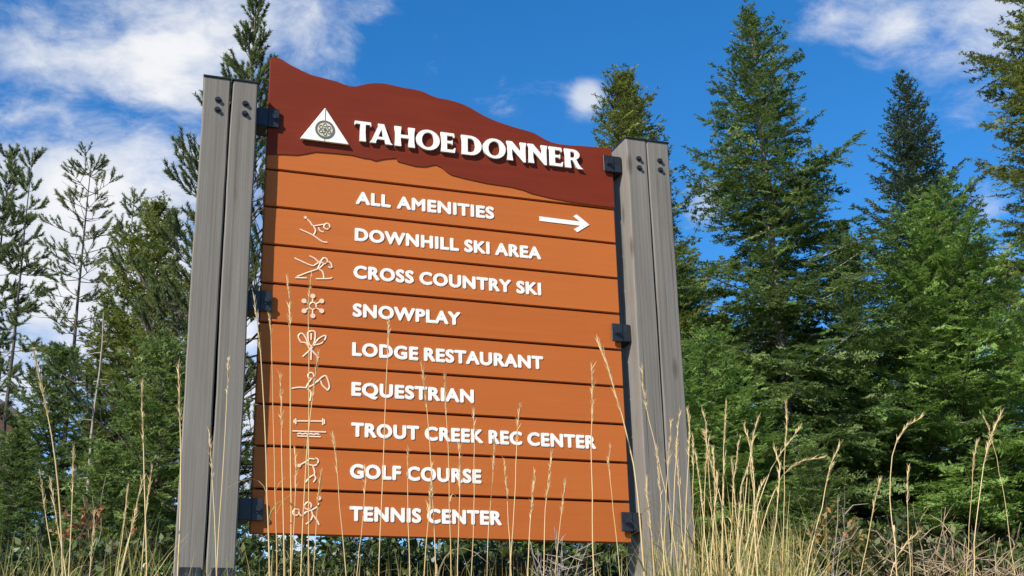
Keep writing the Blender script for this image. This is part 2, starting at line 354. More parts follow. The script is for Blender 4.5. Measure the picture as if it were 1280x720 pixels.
# ---- plank lettering: each word a mesh; the strokes are fattened by thin stacked copies
def text_raw(w):
    cu = bpy.data.curves.new('t', 'FONT'); cu.body = w; cu.size = 1; cu.extrude = .02; cu.space_character = 1.10; cu.resolution_u = 4
    return curve_mesh(cu, 0, 0, 0)
def mco(me):
    v = np.empty(len(me.vertices)*3, np.float32); me.vertices.foreach_get('co', v); return v.reshape(-1, 3)
_h = text_raw('H'); _v = mco(_h); CAP0, CAP1 = float(_v[:, 2].min()), float(_v[:, 2].max()); bpy.data.meshes.remove(_h)
def put_text(s, x0, x1, zb, cap, parent, fat=.0040):
    words = s.split(' '); raws = [text_raw(w) for w in words]; ext = [(mco(m)[:, 0].min(), mco(m)[:, 0].max()) for m in raws]
    SP = .40; total = sum(b-a for a, b in ext) + SP*(len(words)-1)
    k = (x1-x0-2*fat)/total; kz = (cap-2*fat)/(CAP1-CAP0); x = x0 + fat
    for m, (a, b) in zip(raws, ext):
        v0 = mco(m).astype(np.float64); F0 = [tuple(p.vertices) for p in m.polygons]; bpy.data.meshes.remove(m)
        VV, FF, base = [], [], 0
        for q in range(13):
            r = 0 if q == 12 else fat; an = 2*math.pi*q/12; v = v0.copy()
            v[:, 0] = x + (v0[:, 0]-a)*k + r*math.cos(an); v[:, 2] = zb + fat + (v0[:, 2]-CAP0)*kz + r*math.sin(an)
            v[:, 1] = np.where(v0[:, 1] < 0, -.0034 + .00009*q, -.0005); VV.append(v); FF += [tuple(i+base for i in f) for f in F0]; base += len(v)
        me = bpy.data.meshes.new('lettering'); me.from_pydata(np.concatenate(VV).tolist(), [], FF); me.update()
        mesh_part('lettering', me, WHITE, parent); x += (b-a + SP)*k
TEXT = [('ALL AMENITIES', .441, 1.157), ('DOWNHILL SKI AREA', .440, 1.406), ('CROSS COUNTRY SKI', .437, 1.400), ('SNOWPLAY', .437, .972), ('LODGE RESTAURANT', .438, 1.399), ('EQUESTRIAN', .438, 1.036), ('TROUT CREEK REC CENTER', .440, 1.664), ('GOLF COURSE', .438, 1.068), ('TENNIS CENTER', .440, 1.166)]
for k, (s, x0, x1) in enumerate(TEXT):
    put_text(s, x0, x1, Zs(PP*(7-k) + .061), .067, planks[k+1])
# arrow
bm = bmesh.new(); za = Zs(1.444)
ar = [(1.404, .0125), (1.63, .0115), (1.592, .036), (1.612, .050), (1.682, 0), (1.612, -.050), (1.592, -.036), (1.63, -.0115), (1.404, -.0125)]
prism(bm, [(x, za+z-(x-1.404)*.012) for x, z in ar], -.0028, -.0005); obj('arrow', bm, WHITE, planks[1])
# pictograms: line drawings of thin raised strokes
def smooth_line(l):
    P = np.array(l, float)
    if len(P) < 3: return P
    closed = np.allclose(P[0], P[-1]); out = []
    for i in range(len(P)-1):
        p1, p2 = P[i], P[i+1]
        p0 = P[i-1] if i > 0 else (P[-2] if closed else 2*p1-p2); p3 = P[i+2] if i+2 < len(P) else (P[1] if closed else 2*p2-p1)
        for u in np.linspace(0, 1, 5)[:-1]:
            out.append(.5*(2*p1 + (p2-p0)*u + (2*p0-5*p1+4*p2-p3)*u*u + (3*p1-p0-3*p2+p3)*u**3))
    out.append(P[-1]); return np.array(out)
PICT = {"skier":{"row":1,"l":[[[0.171,-0.005],[0.236,-0.029],[0.28,-0.056],[0.307,-0.059]],[[0.195,0.06],[0.221,0.038],[0.235,0.02],[0.259,0.024],[0.286,0.032]],[[0.235,0.022],[0.249,-0.002],[0.241,-0.027]],[[0.262,0.016],[0.271,-0.002],[0.287,-0.008]]],"r":[[0.303,0.024,0.015]],"b":[[0.197,0.058,0.0072]]},"xc":{"row":2,"l":[[[0.15,0.039],[0.233,0.009],[0.254,0.017],[0.278,0.036]],[[0.221,0.057],[0.248,0.046],[0.27,0.028]],[[0.265,-0.003],[0.279,0.032]],[[0.309,0.038],[0.326,0.031],[0.333,0.006],[0.313,0.011]],[[0.166,-0.054],[0.221,-0.026],[0.267,-0.004],[0.294,0.022]],[[0.27,-0.003],[0.29,-0.02],[0.296,-0.049]],[[0.158,-0.06],[0.213,-0.056]],[[0.256,-0.056],[0.325,-0.048],[0.335,-0.04]]],"r":[[0.296,0.039,0.015]],"b":[]},"flake":{"row":3,"l":[[[0.258,0.01],[0.28,0.024]],[[0.259,-0.006],[0.281,-0.016]],[[0.246,-0.015],[0.247,-0.039]],[[0.233,-0.008],[0.212,-0.022]],[[0.233,0.007],[0.211,0.018]],[[0.245,0.016],[0.245,0.04]]],"r":[[0.246,0.001,0.0178]],"b":[[0.288,-0.02,0.0117],[0.247,-0.048,0.0117],[0.205,-0.027,0.0117],[0.203,0.022,0.0117],[0.244,0.05,0.0117],[0.287,0.029,0.0117]]},"utensils":{"row":4,"l":[[[0.228,-0.005],[0.282,-0.057]],[[0.231,-0.002],[0.217,0.011],[0.196,0.013],[0.183,0.039],[0.19,0.053],[0.206,0.051],[0.222,0.026],[0.231,-0.002]],[[0.262,0.006],[0.247,-0.014],[0.206,-0.057]],[[0.262,0.006],[0.27,0.027],[0.295,0.048],[0.311,0.052],[0.308,0.033],[0.29,0.013],[0.262,0.006]],[[0.246,-0.069],[0.245,-0.003]],[[0.245,-0.003],[0.233,0.016],[0.227,0.064],[0.26,0.067],[0.259,0.018],[0.245,-0.003]],[[0.243,0.06],[0.244,0.028]]],"r":[],"b":[]},"horse":{"row":5,"l":[[[0.16,-0.019],[0.19,-0.012],[0.228,-0.011]],[[0.251,0.034],[0.233,0.005],[0.228,-0.011]],[[0.231,-0.014],[0.25,-0.033],[0.246,-0.073]],[[0.237,-0.009],[0.261,0.007],[0.281,0.029]],[[0.276,0.018],[0.292,0.038],[0.317,0.051],[0.335,0.004],[0.327,-0.017]],[[0.294,0.028],[0.302,0.006],[0.327,-0.017]]],"r":[[0.247,0.048,0.0144]],"b":[]},"barbell":{"row":6,"l":[[[0.177,0.023],[0.313,0.029]],[[0.169,-0.024],[0.324,-0.021]],[[0.192,-0.046],[0.299,-0.044]],[[0.184,0.036],[0.185,0.009]],[[0.177,0.03],[0.178,0.014]],[[0.308,0.044],[0.309,0.012]],[[0.316,0.039],[0.316,0.017]],[[0.192,-0.037],[0.204,-0.033],[0.217,-0.036],[0.23,-0.032],[0.242,-0.036],[0.255,-0.032],[0.268,-0.035],[0.281,-0.031],[0.293,-0.034]]],"r":[],"b":[]},"golfer":{"row":7,"l":[[[0.205,0.013],[0.238,0.033],[0.254,0.046],[0.274,0.044]],[[0.238,0.033],[0.244,0.021],[0.268,0.015]],[[0.277,0.05],[0.288,0.046],[0.293,0.035],[0.284,0.019],[0.269,0.015]],[[0.268,0.015],[0.277,-0.011],[0.276,-0.029]],[[0.272,-0.028],[0.251,-0.042],[0.236,-0.065]],[[0.276,-0.028],[0.283,-0.042],[0.273,-0.06]]],"r":[],"b":[[0.205,0.013,0.0082]]},"tennis":{"row":8,"l":[[[0.301,0.038],[0.289,0.02],[0.267,0.007]],[[0.211,-0.009],[0.227,-0.02],[0.238,-0.005],[0.266,0.007]],[[0.266,0.01],[0.274,-0.014]],[[0.274,-0.014],[0.266,-0.038],[0.244,-0.056]],[[0.274,-0.014],[0.293,-0.035],[0.304,-0.057]]],"r":[[0.251,0.026,0.0163],[0.199,-0.004,0.0146]],"b":[[0.299,0.062,0.0099]]}}
for nm, d in PICT.items():
    zc = Zs(PP*(8-d['row']) - PP/2); paths = []
    for l in map(smooth_line, d['l']): paths.append((np.array([(x, -.001, zc+z) for x, z in l]), np.full(len(l), .0046)))
    for x, z, r in d['r']: paths.append((np.array([(x + r*math.cos(a), -.001, zc+z + r*math.sin(a)) for a in np.linspace(0, 2*math.pi, 15)]), np.full(15, .0046)))
    V, F = tube_arrays(paths, 6); V[:, 1] = -.001 + (V[:, 1]+.001)*.35
    bm = bmesh.new(); me = raw_mesh('p', V, F); bm.from_mesh(me); bpy.data.meshes.remove(me)
    for x, z, r in d['b']: cyl(bm, (x, -.002, zc+z), (0, 1, 0), r, .004, 14)
    obj('pictogram', bm, CREAM, planks[d['row']])

# ---- timber posts
def timber(x0, x1, y0, y1, z0, z1, seed, wob=.0035):
    r = np.random.default_rng(seed); n = 40; bm = bmesh.new(); rings = []
    c = .006
    sm = lambda a: np.convolve(np.pad(a, 2, 'edge'), np.ones(5)/5, 'valid')
    offs = [sm(r.normal(0, wob, n)) for _ in range(4)]
    for k, z in enumerate(np.linspace(z0, z1, n)):
        a0, a1, b0, b1 = [o[k] for o in offs]
        X0, X1, Y0, Y1 = x0+a0, x1+a1*.5, y0+b0*.3, y1+b1
        rings.append([bm.verts.new(p) for p in ((X0+c, Y0, z), (X1-c, Y0, z), (X1, Y0+c, z), (X1, Y1-c, z), (X1-c, Y1, z), (X0+c, Y1, z), (X0, Y1-c, z), (X0, Y0+c, z))])
    for a, b in zip(rings, rings[1:]):
        for j in range(8): bm.faces.new((a[j], a[(j+1) % 8], b[(j+1) % 8], b[j]))
    bm.faces.new(rings[0][::-1]); bm.faces.new(rings[-1]); return bm
PY0, PY1 = -.085, .17
def bolt_bm(x, y, z, r=.0105, h=.011):
    bm = bmesh.new(); cyl(bm, (x, y-.0015, z), (0, -1, 0), r*1.45, .003, 16); cyl(bm, (x, y-.003-h/2, z), (0, -1, 0), r, h, 6, r*.92); return bm
def shear(bm, k):
    for v in bm.verts: v.co.x += (v.co.y - PY0)*k
    return bm
def post(x0, x1, gap0, gap1, ztop, bolts, seed, turn=0):
    for j, (a, b) in enumerate(((x0, gap0), (gap1, x1))):
        p = obj('timber_post', shear(timber(a, b, PY0, PY1, Zs(-.80), Zs(ztop), seed+j), turn), GREY, sign)
        bm = bmesh.new(); box(bm, a-.003, b+.003, PY0-.006, PY1+.004, Zs(ztop+.001), Zs(ztop+.009), .001, 1); obj('post_cap', shear(bm, turn), STEEL, p)
        for z in (bolts[j], bolts[j]-.053): obj('bolt', bolt_bm((a+b)/2 + (.008 if j == 0 else .004), PY0-.001, Zs(z)), STEEL, p)
        bm = bmesh.new(); box(bm, a+.02, b-.012, PY0-.012, PY0-.004, Zs(-.78), Zs(-.359), .0015, 1); bp = obj('base_plate', bm, STEEL, p)
        obj('bolt', bolt_bm((a+b)/2, PY0-.0125, Zs(-.41)), STEEL, bp)
post(-.3245, -.0675, -.1985, -.1895, 1.948, (1.834, 1.832), 11, .10)
post(1.880, 2.130, 1.999, 2.005, 1.928, (1.816, 1.820), 33)
for xa, xb in ((-.184, -.172), (2.0005, 2.0035)):  # near-black strips added deep inside the timber gaps to keep them dark
    bm = bmesh.new(); box(bm, xa, xb, .0, .12, Zs(-.6), Zs(1.88)); obj('dark_gap_strip', bm, BACK, sign)
# ---- steel brackets between posts and board
def bracket(xa, xb, xf, z0, z1, hole):
    bm = bmesh.new()
    lo, hi = min(xa, xb), max(xa, xb)
    box(bm, lo, hi, -.022, .100, Zs(z0), Zs(z1), .004, 2)
    f0, f1 = (min(xb, xf), max(xb, xf)); f0, f1 = (f0+.0005, f1) if xf > xb else (f0, f1-.0005)
    box(bm, f0, f1, -.022, -.0135, Zs(z0), Zs(z1), .002, 1)
    o = obj('bracket', bm, STEEL, sign); obj('bolt', bolt_bm(hole, -.0225, Zs((z0+z1)/2), .012, .012), STEEL, o)
for z in (1.760, .820, -.145): bracket(-.058, -.002, .050, z, z+.098, .026)
for z in (1.752, .812, -.146): bracket(1.878, 1.832, 1.772, z, z+.094, 1.800)

# ---------------------------------------------------------------- conifers
def needles(P, D, L, Nn, spacing, nl, nw, fwd, flat, rng, tint, wn=.6, ranks=False):
    cnt = np.maximum(2, (L/spacing).astype(int)); idx = np.repeat(np.arange(len(P)), cnt); n = len(idx)
    t = rng.random(n)
    p = P[idx] + D[idx]*(t*L[idx])[:, None]
    side = unit(np.cross(D, Nn))[idx]; nn = Nn[idx]; phi = rng.random(n)*2*np.pi
    if ranks: perp = side*rng.choice([-1., 1.], n)[:, None] + nn*(rng.normal(.12, flat, n))[:, None]
    else: perp = side*np.cos(phi)[:, None] + nn*(np.sin(phi)*flat + .12)[:, None]
    nd = unit(D[idx]*fwd + perp)
    w = unit(np.cross(nd, nn + wn*rng.normal(size=(n, 3))))*(nw*(.7 + .6*rng.random(n)))[:, None]
    ln = (nl*(.7 + .6*rng.random(n)))[:, None]
    V = np.empty((n, 3, 3)); V[:, 0] = p - w; V[:, 1] = p + w; V[:, 2] = p + nd*ln
    return V.reshape(-1, 3), np.repeat(np.clip(tint[idx] + .10*rng.normal(size=n), 0, 1), 3)

def conifer(H, R, seed, crown0=.06, prof=.8, whorl=.30, per=6, e_top=55, e_bot=-8, droop=.22, upturn=.20, sec=.135, ter=.05, nl=.040, nw=.0085, spacing=.0100, seclen=.46, ragged=.25, bias=None, fill=.5, minr=.05, topfluff=1.):
    """fir: whorls of flat, twice-divided sprays.  returns (trunk mesh arrays, crown mesh arrays)"""
    rng = np.random.default_rng(seed)
    paths = [(np.stack([.02*np.sin(np.linspace(0, 3, 12)), .02*np.cos(np.linspace(0, 4, 12))-.02, np.linspace(-.3, H, 12)], -1), np.linspace(.011*H, .003, 12) + .002)]
    TP, TD, TL, TN, TT = [], [], [], [], []
    h = H*crown0; hs = []
    while h < H - .05:
        f = h/H
        k = per + rng.integers(-1, 2); a0 = rng.random()*2*np.pi
        for j in range(k): hs.append((h + rng.normal(0, .04), a0 + 2*np.pi*j/k + rng.normal(0, .22), 1))
        st = whorl*(1 - .45*f)
        for j in range(int(per*fill)): hs.append((h + rng.random()*st, rng.random()*2*np.pi, .72))
        h += st*rng.uniform(.8, 1.2)
    for (h, a, sc) in hs:
        f = min(max(h/H, 0), 1); u = 1 - f
        L = (R*min(1., u**prof*1.06)*(.82 + .3*f if False else 1) + minr)*sc*(1 + ragged*rng.normal())
        if bias: L *= 1 + bias[1]*math.cos(a - bias[0])
        L = max(L, .07)
        e = math.radians(e_bot + (e_top-e_bot)*f**1.6 + rng.normal(0, 5))
        hd = np.array([math.cos(a), math.sin(a), 0.]); 
        n = max(4, int(L/.12)); s = np.linspace(0, 1, n)
        zc = math.tan(e)*s - droop*(1-f)*s*s*1.4 + upturn*s**3
        pts = np.array([0, 0, h]) + L*(np.cos(e)*s[:, None]*hd + np.stack([0*s, 0*s, zc*math.cos(e)], -1))
        lat = np.array([-math.sin(a), math.cos(a), 0.])
        pts = pts + lat*(rng.normal(0, .05)*L*s*s)[:, None]
        paths.append((pts, np.linspace(.004+.006*L, .0015, n)))
        seg = np.diff(pts, axis=0); sl = np.linalg.norm(seg, axis=1)
        tb = .42 + .13*rng.normal()
        keep = s[:-1] > .12
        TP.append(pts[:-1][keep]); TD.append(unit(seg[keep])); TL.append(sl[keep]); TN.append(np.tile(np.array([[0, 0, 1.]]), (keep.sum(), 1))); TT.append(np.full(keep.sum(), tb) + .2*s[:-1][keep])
        # secondary twigs
        ns = max(3, int(L*.9/sec)); ss = np.linspace(.13, .99, ns) + rng.normal(0, .01, ns); ss = np.clip(ss, .1, .999)
        ip = np.stack([np.interp(ss, s, pts[:, c]) for c in range(3)], -1)
        tg = unit(np.stack([np.interp(ss, s, np.gradient(pts[:, c])) for c in range(3)], -1))
        for sg in (-1, 1):
            sl2 = L*seclen*(1-ss)**.6*np.clip(ss*3.2, .35, 1)*rng.uniform(.7, 1.25, ns) + .045
            latv = unit(np.cross(tg, np.array([0, 0, 1.])))*sg
            d = unit(tg*.75 + latv*.8 + np.array([0, 0, 1.])*(rng.normal(-.24, .17, ns))[:, None])
            nrm = unit(np.cross(d, np.cross(np.array([[0, 0, 1.]]), d)) + .35*rng.normal(size=(ns, 3)))
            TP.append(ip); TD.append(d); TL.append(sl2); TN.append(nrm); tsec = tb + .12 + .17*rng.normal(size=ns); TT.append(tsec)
            # tertiary twigs
            c3 = np.maximum(0, (sl2/ter).astype(int)); idx = np.repeat(np.arange(ns), c3)
            if len(idx):
                for sg2 in (-1, 1):
                    q = rng.uniform(.15, .95, len(idx))
                    p3 = ip[idx] + d[idx]*(q*sl2[idx])[:, None]
                    l3 = np.minimum(.34*sl2[idx]*(1-q)**.8 + .03, .105)*rng.uniform(.7, 1.2, len(idx))
                    d3 = unit(d[idx]*.75 + unit(np.cross(d[idx], nrm[idx]))*sg2*.75 + .15*rng.normal(size=(len(idx), 3)))
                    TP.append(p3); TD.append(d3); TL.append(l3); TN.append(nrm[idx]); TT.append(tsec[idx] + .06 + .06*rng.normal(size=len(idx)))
    # leader
    TP.append(np.array([[0, 0, H-.3]])); TD.append(np.array([[0, 0, 1.]])); TL.append(np.array([.36])); TN.append(np.array([[1., 0, 0]])); TT.append(np.array([.6]))
    P, D, L, Nn, T = map(np.concatenate, (TP, TD, TL, TN, TT))
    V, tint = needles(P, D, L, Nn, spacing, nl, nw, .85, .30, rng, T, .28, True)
    return tube_arrays(paths, 5), (V, np.arange(len(V)).reshape(-1, 3), tint)

def pine(H, R, seed, crown0=.3, whorl=.42, per=5, prof=.6, e_top=62, e_bot=8, nl=.11, nw=.0042, tuft=.22, ntuft=110, subs=5, gap=0., curve=.35, trunk_r=.012, bare=.0, lean=(0, 0)):
    rng = np.random.default_rng(seed)
    zz = np.linspace(-.3, H, 14); wob = np.cumsum(rng.normal(0, .012, (14, 2)), 0)*np.linspace(0, 1, 14)[:, None]
    tr = np.stack([wob[:, 0] + lean[0]*zz/H, wob[:, 1] + lean[1]*zz/H, zz], -1)
    paths = [(tr, np.linspace(trunk_r*H, .006, 14))]
    tx = lambda h: np.array([np.interp(h, zz, tr[:, 0]), np.interp(h, zz, tr[:, 1]), h])
    TP, TD, TL, TT = [], [], [], []
    def add_tuft(p, d, L, t): TP.append(p); TD.append(d); TL.append(L); TT.append(t)
    h = H*crown0
    while h < H - .1:
        f = h/H; k = per + rng.integers(-1, 2); a0 = rng.random()*6.28
        for j in range(k):
            if rng.random() < gap: continue
            a = a0 + 6.283*j/k + rng.normal(0, .25); u = (1-f)/(1-crown0)
            L = max((R*min(1, u**prof)*rng.uniform(.55, 1.15)), .16); e = math.radians(e_bot + (e_top-e_bot)*(1-u)**1.3 + rng.normal(0, 8))
            hd = np.array([math.cos(a), math.sin(a), 0]); n = max(5, int(L/.12)); s = np.linspace(0, 1, n)
            pts = tx(h + rng.normal(0, .06)) + L*(math.cos(e)*s[:, None]*hd + np.stack([0*s, 0*s, math.sin(e)*s + curve*s**2 * (1-.4*f)], -1))
            pts += np.cumsum(rng.normal(0, .012, (n, 3)), 0)*min(1, L)
            paths.append((pts, np.linspace(.004+.008*L, .002, n)))
            d = unit(pts[-1]-pts[-2]); tb = .45 + .15*rng.normal()
            if rng.random() < bare: continue
            add_tuft(pts[-1]-d*tuft*.8, d, tuft*rng.uniform(.9, 1.4), tb)
            m = max(1, int(subs*min(L/.8, 1.6)))
            for q in rng.uniform(.3, .97, m):
                p0 = np.array([np.interp(q, s, pts[:, c]) for c in range(3)])
                sd = unit(d*.7 + np.cross(d, [0, 0, 1])*rng.choice([-1, 1])*rng.uniform(.3, 1) + np.array([0, 0, rng.uniform(-.1, .7)]))
                l2 = L*.30*(1-q)**.5*rng.uniform(.5, 1.2) + .1
                p1 = p0 + sd*l2 + np.array([0, 0, .1*l2])
                paths.append((np.array([p0, (p0+p1)/2 - [0, 0, .03*l2], p1]), np.array([.006, .005, .003])))
                d2 = unit(sd + np.array([0, 0, .35]))
                add_tuft(p1 - d2*tuft*.5, d2, tuft*rng.uniform(.8, 1.2), tb + .1*rng.normal())
        h += whorl*(1-.4*f)*rng.uniform(.5, 1.5)
    add_tuft(np.array(tx(H))-[0, 0, .2], np.array([0, 0, 1.]), .32, .5)
    P, D, L, T = np.array(TP), np.array(TD), np.array(TL), np.array(TT)
    Nn = unit(np.cross(D, unit(rng.normal(size=D.shape))))
    V, tint = needles(P, D, L, Nn, tuft/ntuft, nl, nw, 1.15, 1., rng, T)
    return tube_arrays(paths, 5), (V, np.arange(len(V)).reshape(-1, 3), tint)

def plant_tree(name, label, px, py, Yd, build, leafmat, barkmat=BARK, group=None, cat='tree', dh=0):
    p = at(px, py, Yd); g = gz(p[0], Yd); H = p[2]-g + dh
    o = empty(name, (p[0], Yd, g), label, cat, group)
    (tv, tf), (cv, cf, tint) = build(H)
    link('trunk', raw_mesh('trunk', tv, tf), barkmat, o, True)
    link('crown', raw_mesh('crown', cv, cf, tint), leafmat, o)
    return o
def copy_tree(src, loc, rz, sc, label, group=None):
    o = src.copy(); COL.objects.link(o); o.location = loc; o.rotation_euler = (0, 0, rz); o.scale = (sc, sc, sc); o['label'] = label
    for ch in src.children:
        c = ch.copy(); COL.objects.link(c); c.parent = o
    return o

GR = 'firs standing to the right of the sign'; GL = 'conifers standing to the left of the sign'
# right of the sign
big = plant_tree('fir_tree', 'tall dark fir with a long pale leader, tallest tree right of the grey posts', 935, 17, 7,
    lambda H: conifer(H, 1.98, 5, prof=.76, e_top=42, e_bot=-4, ragged=.32, bias=(0.0, .12), whorl=.30, per=7, fill=.65, droop=.30), FIRS, BARKP, GR)
bright = plant_tree('fir_tree', 'broad bright green young fir in front of the far pointed conifer', 1165, 245, 6,
    lambda H: conifer(H, 1.80, 8, prof=.62, whorl=.27, per=7, e_top=45, e_bot=2, ragged=.18, sec=.12, fill=.7), FIRB, group=GR)
plant_tree('fir_tree', 'yellow green bushy fir whose top shows right above the right post', 779, 98, 9,
    lambda H: conifer(H, 1.45, 21, prof=.52, whorl=.26, per=7, e_top=62, e_bot=5, ragged=.2, droop=.1, fill=.7), FIRY, group=GR)
far = plant_tree('fir_tree', 'distant pointed blue green conifer rising behind the bright green fir', 1128, 98, 22,
    lambda H: conifer(H, 3.0, 31, prof=.62, whorl=.5, per=7, e_top=50, e_bot=0, sec=.15, ter=.16, nl=.085, nw=.020, spacing=.022, ragged=.2), FIRD, group=GR)
plant_tree('fir_tree', 'dark fir with heavy boughs cut off by the right edge of the photo', 1286, -170, 6.5,
    lambda H: conifer(H, 1.60, 41, prof=.45, e_top=40, e_bot=2, ragged=.2, whorl=.25, fill=.8), FIRY, group=GR)
small = plant_tree('fir_tree', 'small fir peeping up between the tall dark fir and the bright green fir', 1052, 282, 9.5,
    lambda H: conifer(H, 1.35, 51, prof=.7, whorl=.27, per=6), FIR, group=GR)
# left of the sign
plant_tree('pine_tree', 'tall pine with upswept tufted boughs rising directly behind the left post', 319, -4, 9,
    lambda H: pine(H, 2.15, 61, crown0=.16, prof=1.0, whorl=.36, per=6, subs=10, tuft=.20, ntuft=100, nl=.055, nw=.0062, e_bot=18, e_top=50, curve=.22), PINE, BARK, GL)
plant_tree('pine_tree', 'slender pine with a bushy dark top at the far left edge of the photo', 14, 192, 22,
    lambda H: pine(H, .80, 71, crown0=.50, prof=.35, nl=.075, nw=.008, tuft=.24, ntuft=90, subs=9, whorl=.48, e_bot=-22, e_top=48, curve=.18, trunk_r=.0075, gap=.15, bare=.12), PINE, BARKD, GL)
plant_tree('pine_tree', 'slender pine with a bare lower trunk, second from the left edge of the photo', 43, 200, 21,
    lambda H: pine(H, .70, 73, crown0=.46, prof=.3, nl=.075, nw=.008, tuft=.24, ntuft=90, subs=8, whorl=.55, e_bot=-25, e_top=45, curve=.18, trunk_r=.007, gap=.22, bare=.15), PINE, BARKD, GL)
plant_tree('pine_tree', 'sparse half bare pine with thin level boughs and a dark trunk left of the post', 114, 200, 19,
    lambda H: pine(H, 1.15, 83, crown0=.12, prof=.28, nl=.060, nw=.006, tuft=.17, ntuft=60, subs=9, whorl=.42, e_bot=-18, e_top=22, curve=.16, trunk_r=.0080, bare=.22), PINE, BARKD, GL)
plant_tree('pine_tree', 'thin sparse pine just right of the half bare pine, lower and lighter', 163, 243, 18,
    lambda H: pine(H, .75, 93, crown0=.12, prof=.4, nl=.060, nw=.006, tuft=.17, ntuft=60, subs=8, whorl=.40, e_bot=-12, e_top=35, curve=.2, trunk_r=.005), PINE, BARKD, GL)
plant_tree('fir_tree', 'dense yellow green fir close beside the left edge of the left post', 196, 262, 11,
    lambda H: conifer(H, 1.25, 103, prof=.5, whorl=.28, per=7, e_top=60, e_bot=8, ragged=.28, droop=.3, fill=.8), FIRY, BARK, GL)
yl = plant_tree('fir_tree', 'young mid green fir with layered boughs, low beside the left post', 205, 430, 7,
    lambda H: conifer(H, 1.0, 111, prof=.6, whorl=.24, per=7, fill=.7, ragged=.18), FIR, group=GL)
yd = plant_tree('fir_tree', 'young blue green fir at lower left below the slender pines', 74, 442, 10,
    lambda H: conifer(H, 1.1, 121, prof=.65, whorl=.26, per=7, fill=.6), FIRS, group=GL)

def place(src, px, py, Yd, rz, label, group, R_scale=1):
    p = at(px, py, Yd); g = gz(p[0], Yd)
    H0 = src['h']; s = (p[2]-g)/H0
    return copy_tree(src, (p[0], Yd, g), rz, s, label, group)
for o, (px, py, Yd) in ((big, (935, 17, 7)), (bright, (1165, 245, 6)), (small, (1052, 282, 9.5)), (yl, (205, 430, 7)), (yd, (74, 442, 10)), (far, (1128, 98, 22))):
    p = at(px, py, Yd); o['h'] = float(p[2]-gz(p[0], Yd))
place(small, 1255, 330, 9, 1.2, 'fir in shade behind the right flank of the bright green fir', GR)
place(small, 962, 320, 10.5, 3.0, 'mid height fir standing close behind the tall dark fir', GR)
place(bright, 850, 330, 10.5, 4.4, 'fir standing behind the right post, between the bushy fir and the tall dark fir', GR)
place(big, 1010, 400, 11, 2.2, 'dark fir filling the gap low between the tall dark fir and the bright fir', GR)
place(bright, 880, 410, 5.5, 3.1, 'low young fir just right of the right post, under the tall dark fir', GR)
for px, py, Yd, rz, w in ((905, 400, 15, .3, 'dim fir deep behind the low young fir, right of the right post'), (1060, 395, 16, 1.9, 'dim fir deep in the gap between the tall dark fir and the bright green fir'),
                          (1180, 420, 14, 2.9, 'dim fir deep behind the middle of the bright green fir'), (1290, 400, 13, 4.1, 'dim fir deep behind, at the right edge of the photo')):
    place(small, px, py, Yd, rz, w, GR)
for px, py, Yd, rz, w in ((40, 560, 15, .8, 'dim low fir deep behind, under the slender pines at far left'), (115, 530, 16, 2.0, 'dim low fir deep behind, under the half bare pine'), (180, 520, 15, 3.5, 'dim low fir deep behind the fir beside the left post')):
    place(yd, px, py, Yd, rz, w, GL)
place(yl, 1010, 560, 4.2, 2.0, 'lowest fir sapling at the foot of the tall dark fir', GR)
place(yd, 20, 545, 8, 2.6, 'lowest young fir in the bottom left corner of the photo', GL)
place(yl, 130, 560, 6, 4.0, 'small fir sapling between the bottom left fir and the fir beside the post', GL)
place(yd, 285, 500, 9, 1.0, 'young fir seen in the narrow gap between left post and board', GL)
place(small, 470, 420, 11, .4, 'fir standing hidden behind the middle of the board', GR)
place(bright, 640, 430, 9, 5.0, 'bright fir standing hidden behind the right half of the board', GR)
for o in (big, bright, small, yl, yd, far): pass
for o in list(COL.objects):
    if 'h' in o: del o['h']

# ---------------------------------------------------------------- a cabin far behind the left pines
SHINGLE = wood('grey_roofing', [(.3, (.06, .055, .05)), (.7, (.12, .11, .10))], (3, 3, 20), .9, .4)
SIDING = wood('brown_siding', [(.3, (.06, .035, .02)), (.7, (.10, .06, .035))], (3, 3, 18), .8, .4)
GLASS = plain('dark_glass', (.03, .04, .05), .1)
pe = at(36, 533, 30); cx = pe[0]-3.4; ze = pe[2]; cy = 30
cabin = empty('cabin', (cx, cy+3, gz(cx, 30)), 'dark cabin roof with a chimney showing low behind the slender pine trunks', 'cabin')
bm = bmesh.new(); z0 = gz(cx, 30)-.3
pts = [(cx-3, z0), (cx+3, z0), (cx+3, ze+.12), (cx, ze+2.0), (cx-3, ze+.12)]; prism(bm, pts, cy, cy+7); obj('wall', bm, SIDING, cabin)
for sg in (-1, 1):
    bm = bmesh.new(); prism(bm, [(cx+sg*3.45, ze-.10), (cx+sg*3.45, ze+.08), (cx, ze+2.25), (cx, ze+2.07)], cy-.5, cy+7.5); rf = obj('roof', bm, SHINGLE, cabin)
bm = bmesh.new(); box(bm, cx+1.9, cx+2.5, cy+1, cy+1.6, ze+.4, ze+2.0, .02); box(bm, cx+1.85, cx+2.55, cy+.95, cy+1.65, ze+2.003, ze+2.12, .02); obj('chimney', bm, SIDING, cabin)
for x in (cx-1.7, cx+1.0):
    bm = bmesh.new(); box(bm, x-.06, x+.96, cy-.04, cy-.003, z0+1.2, z0+2.6, .01); wf = obj('window', bm, WHITE, cabin)
    bm = bmesh.new(); box(bm, x, x+.9, cy-.05, cy-.042, z0+1.26, z0+2.54); obj('pane', bm, GLASS, wf)

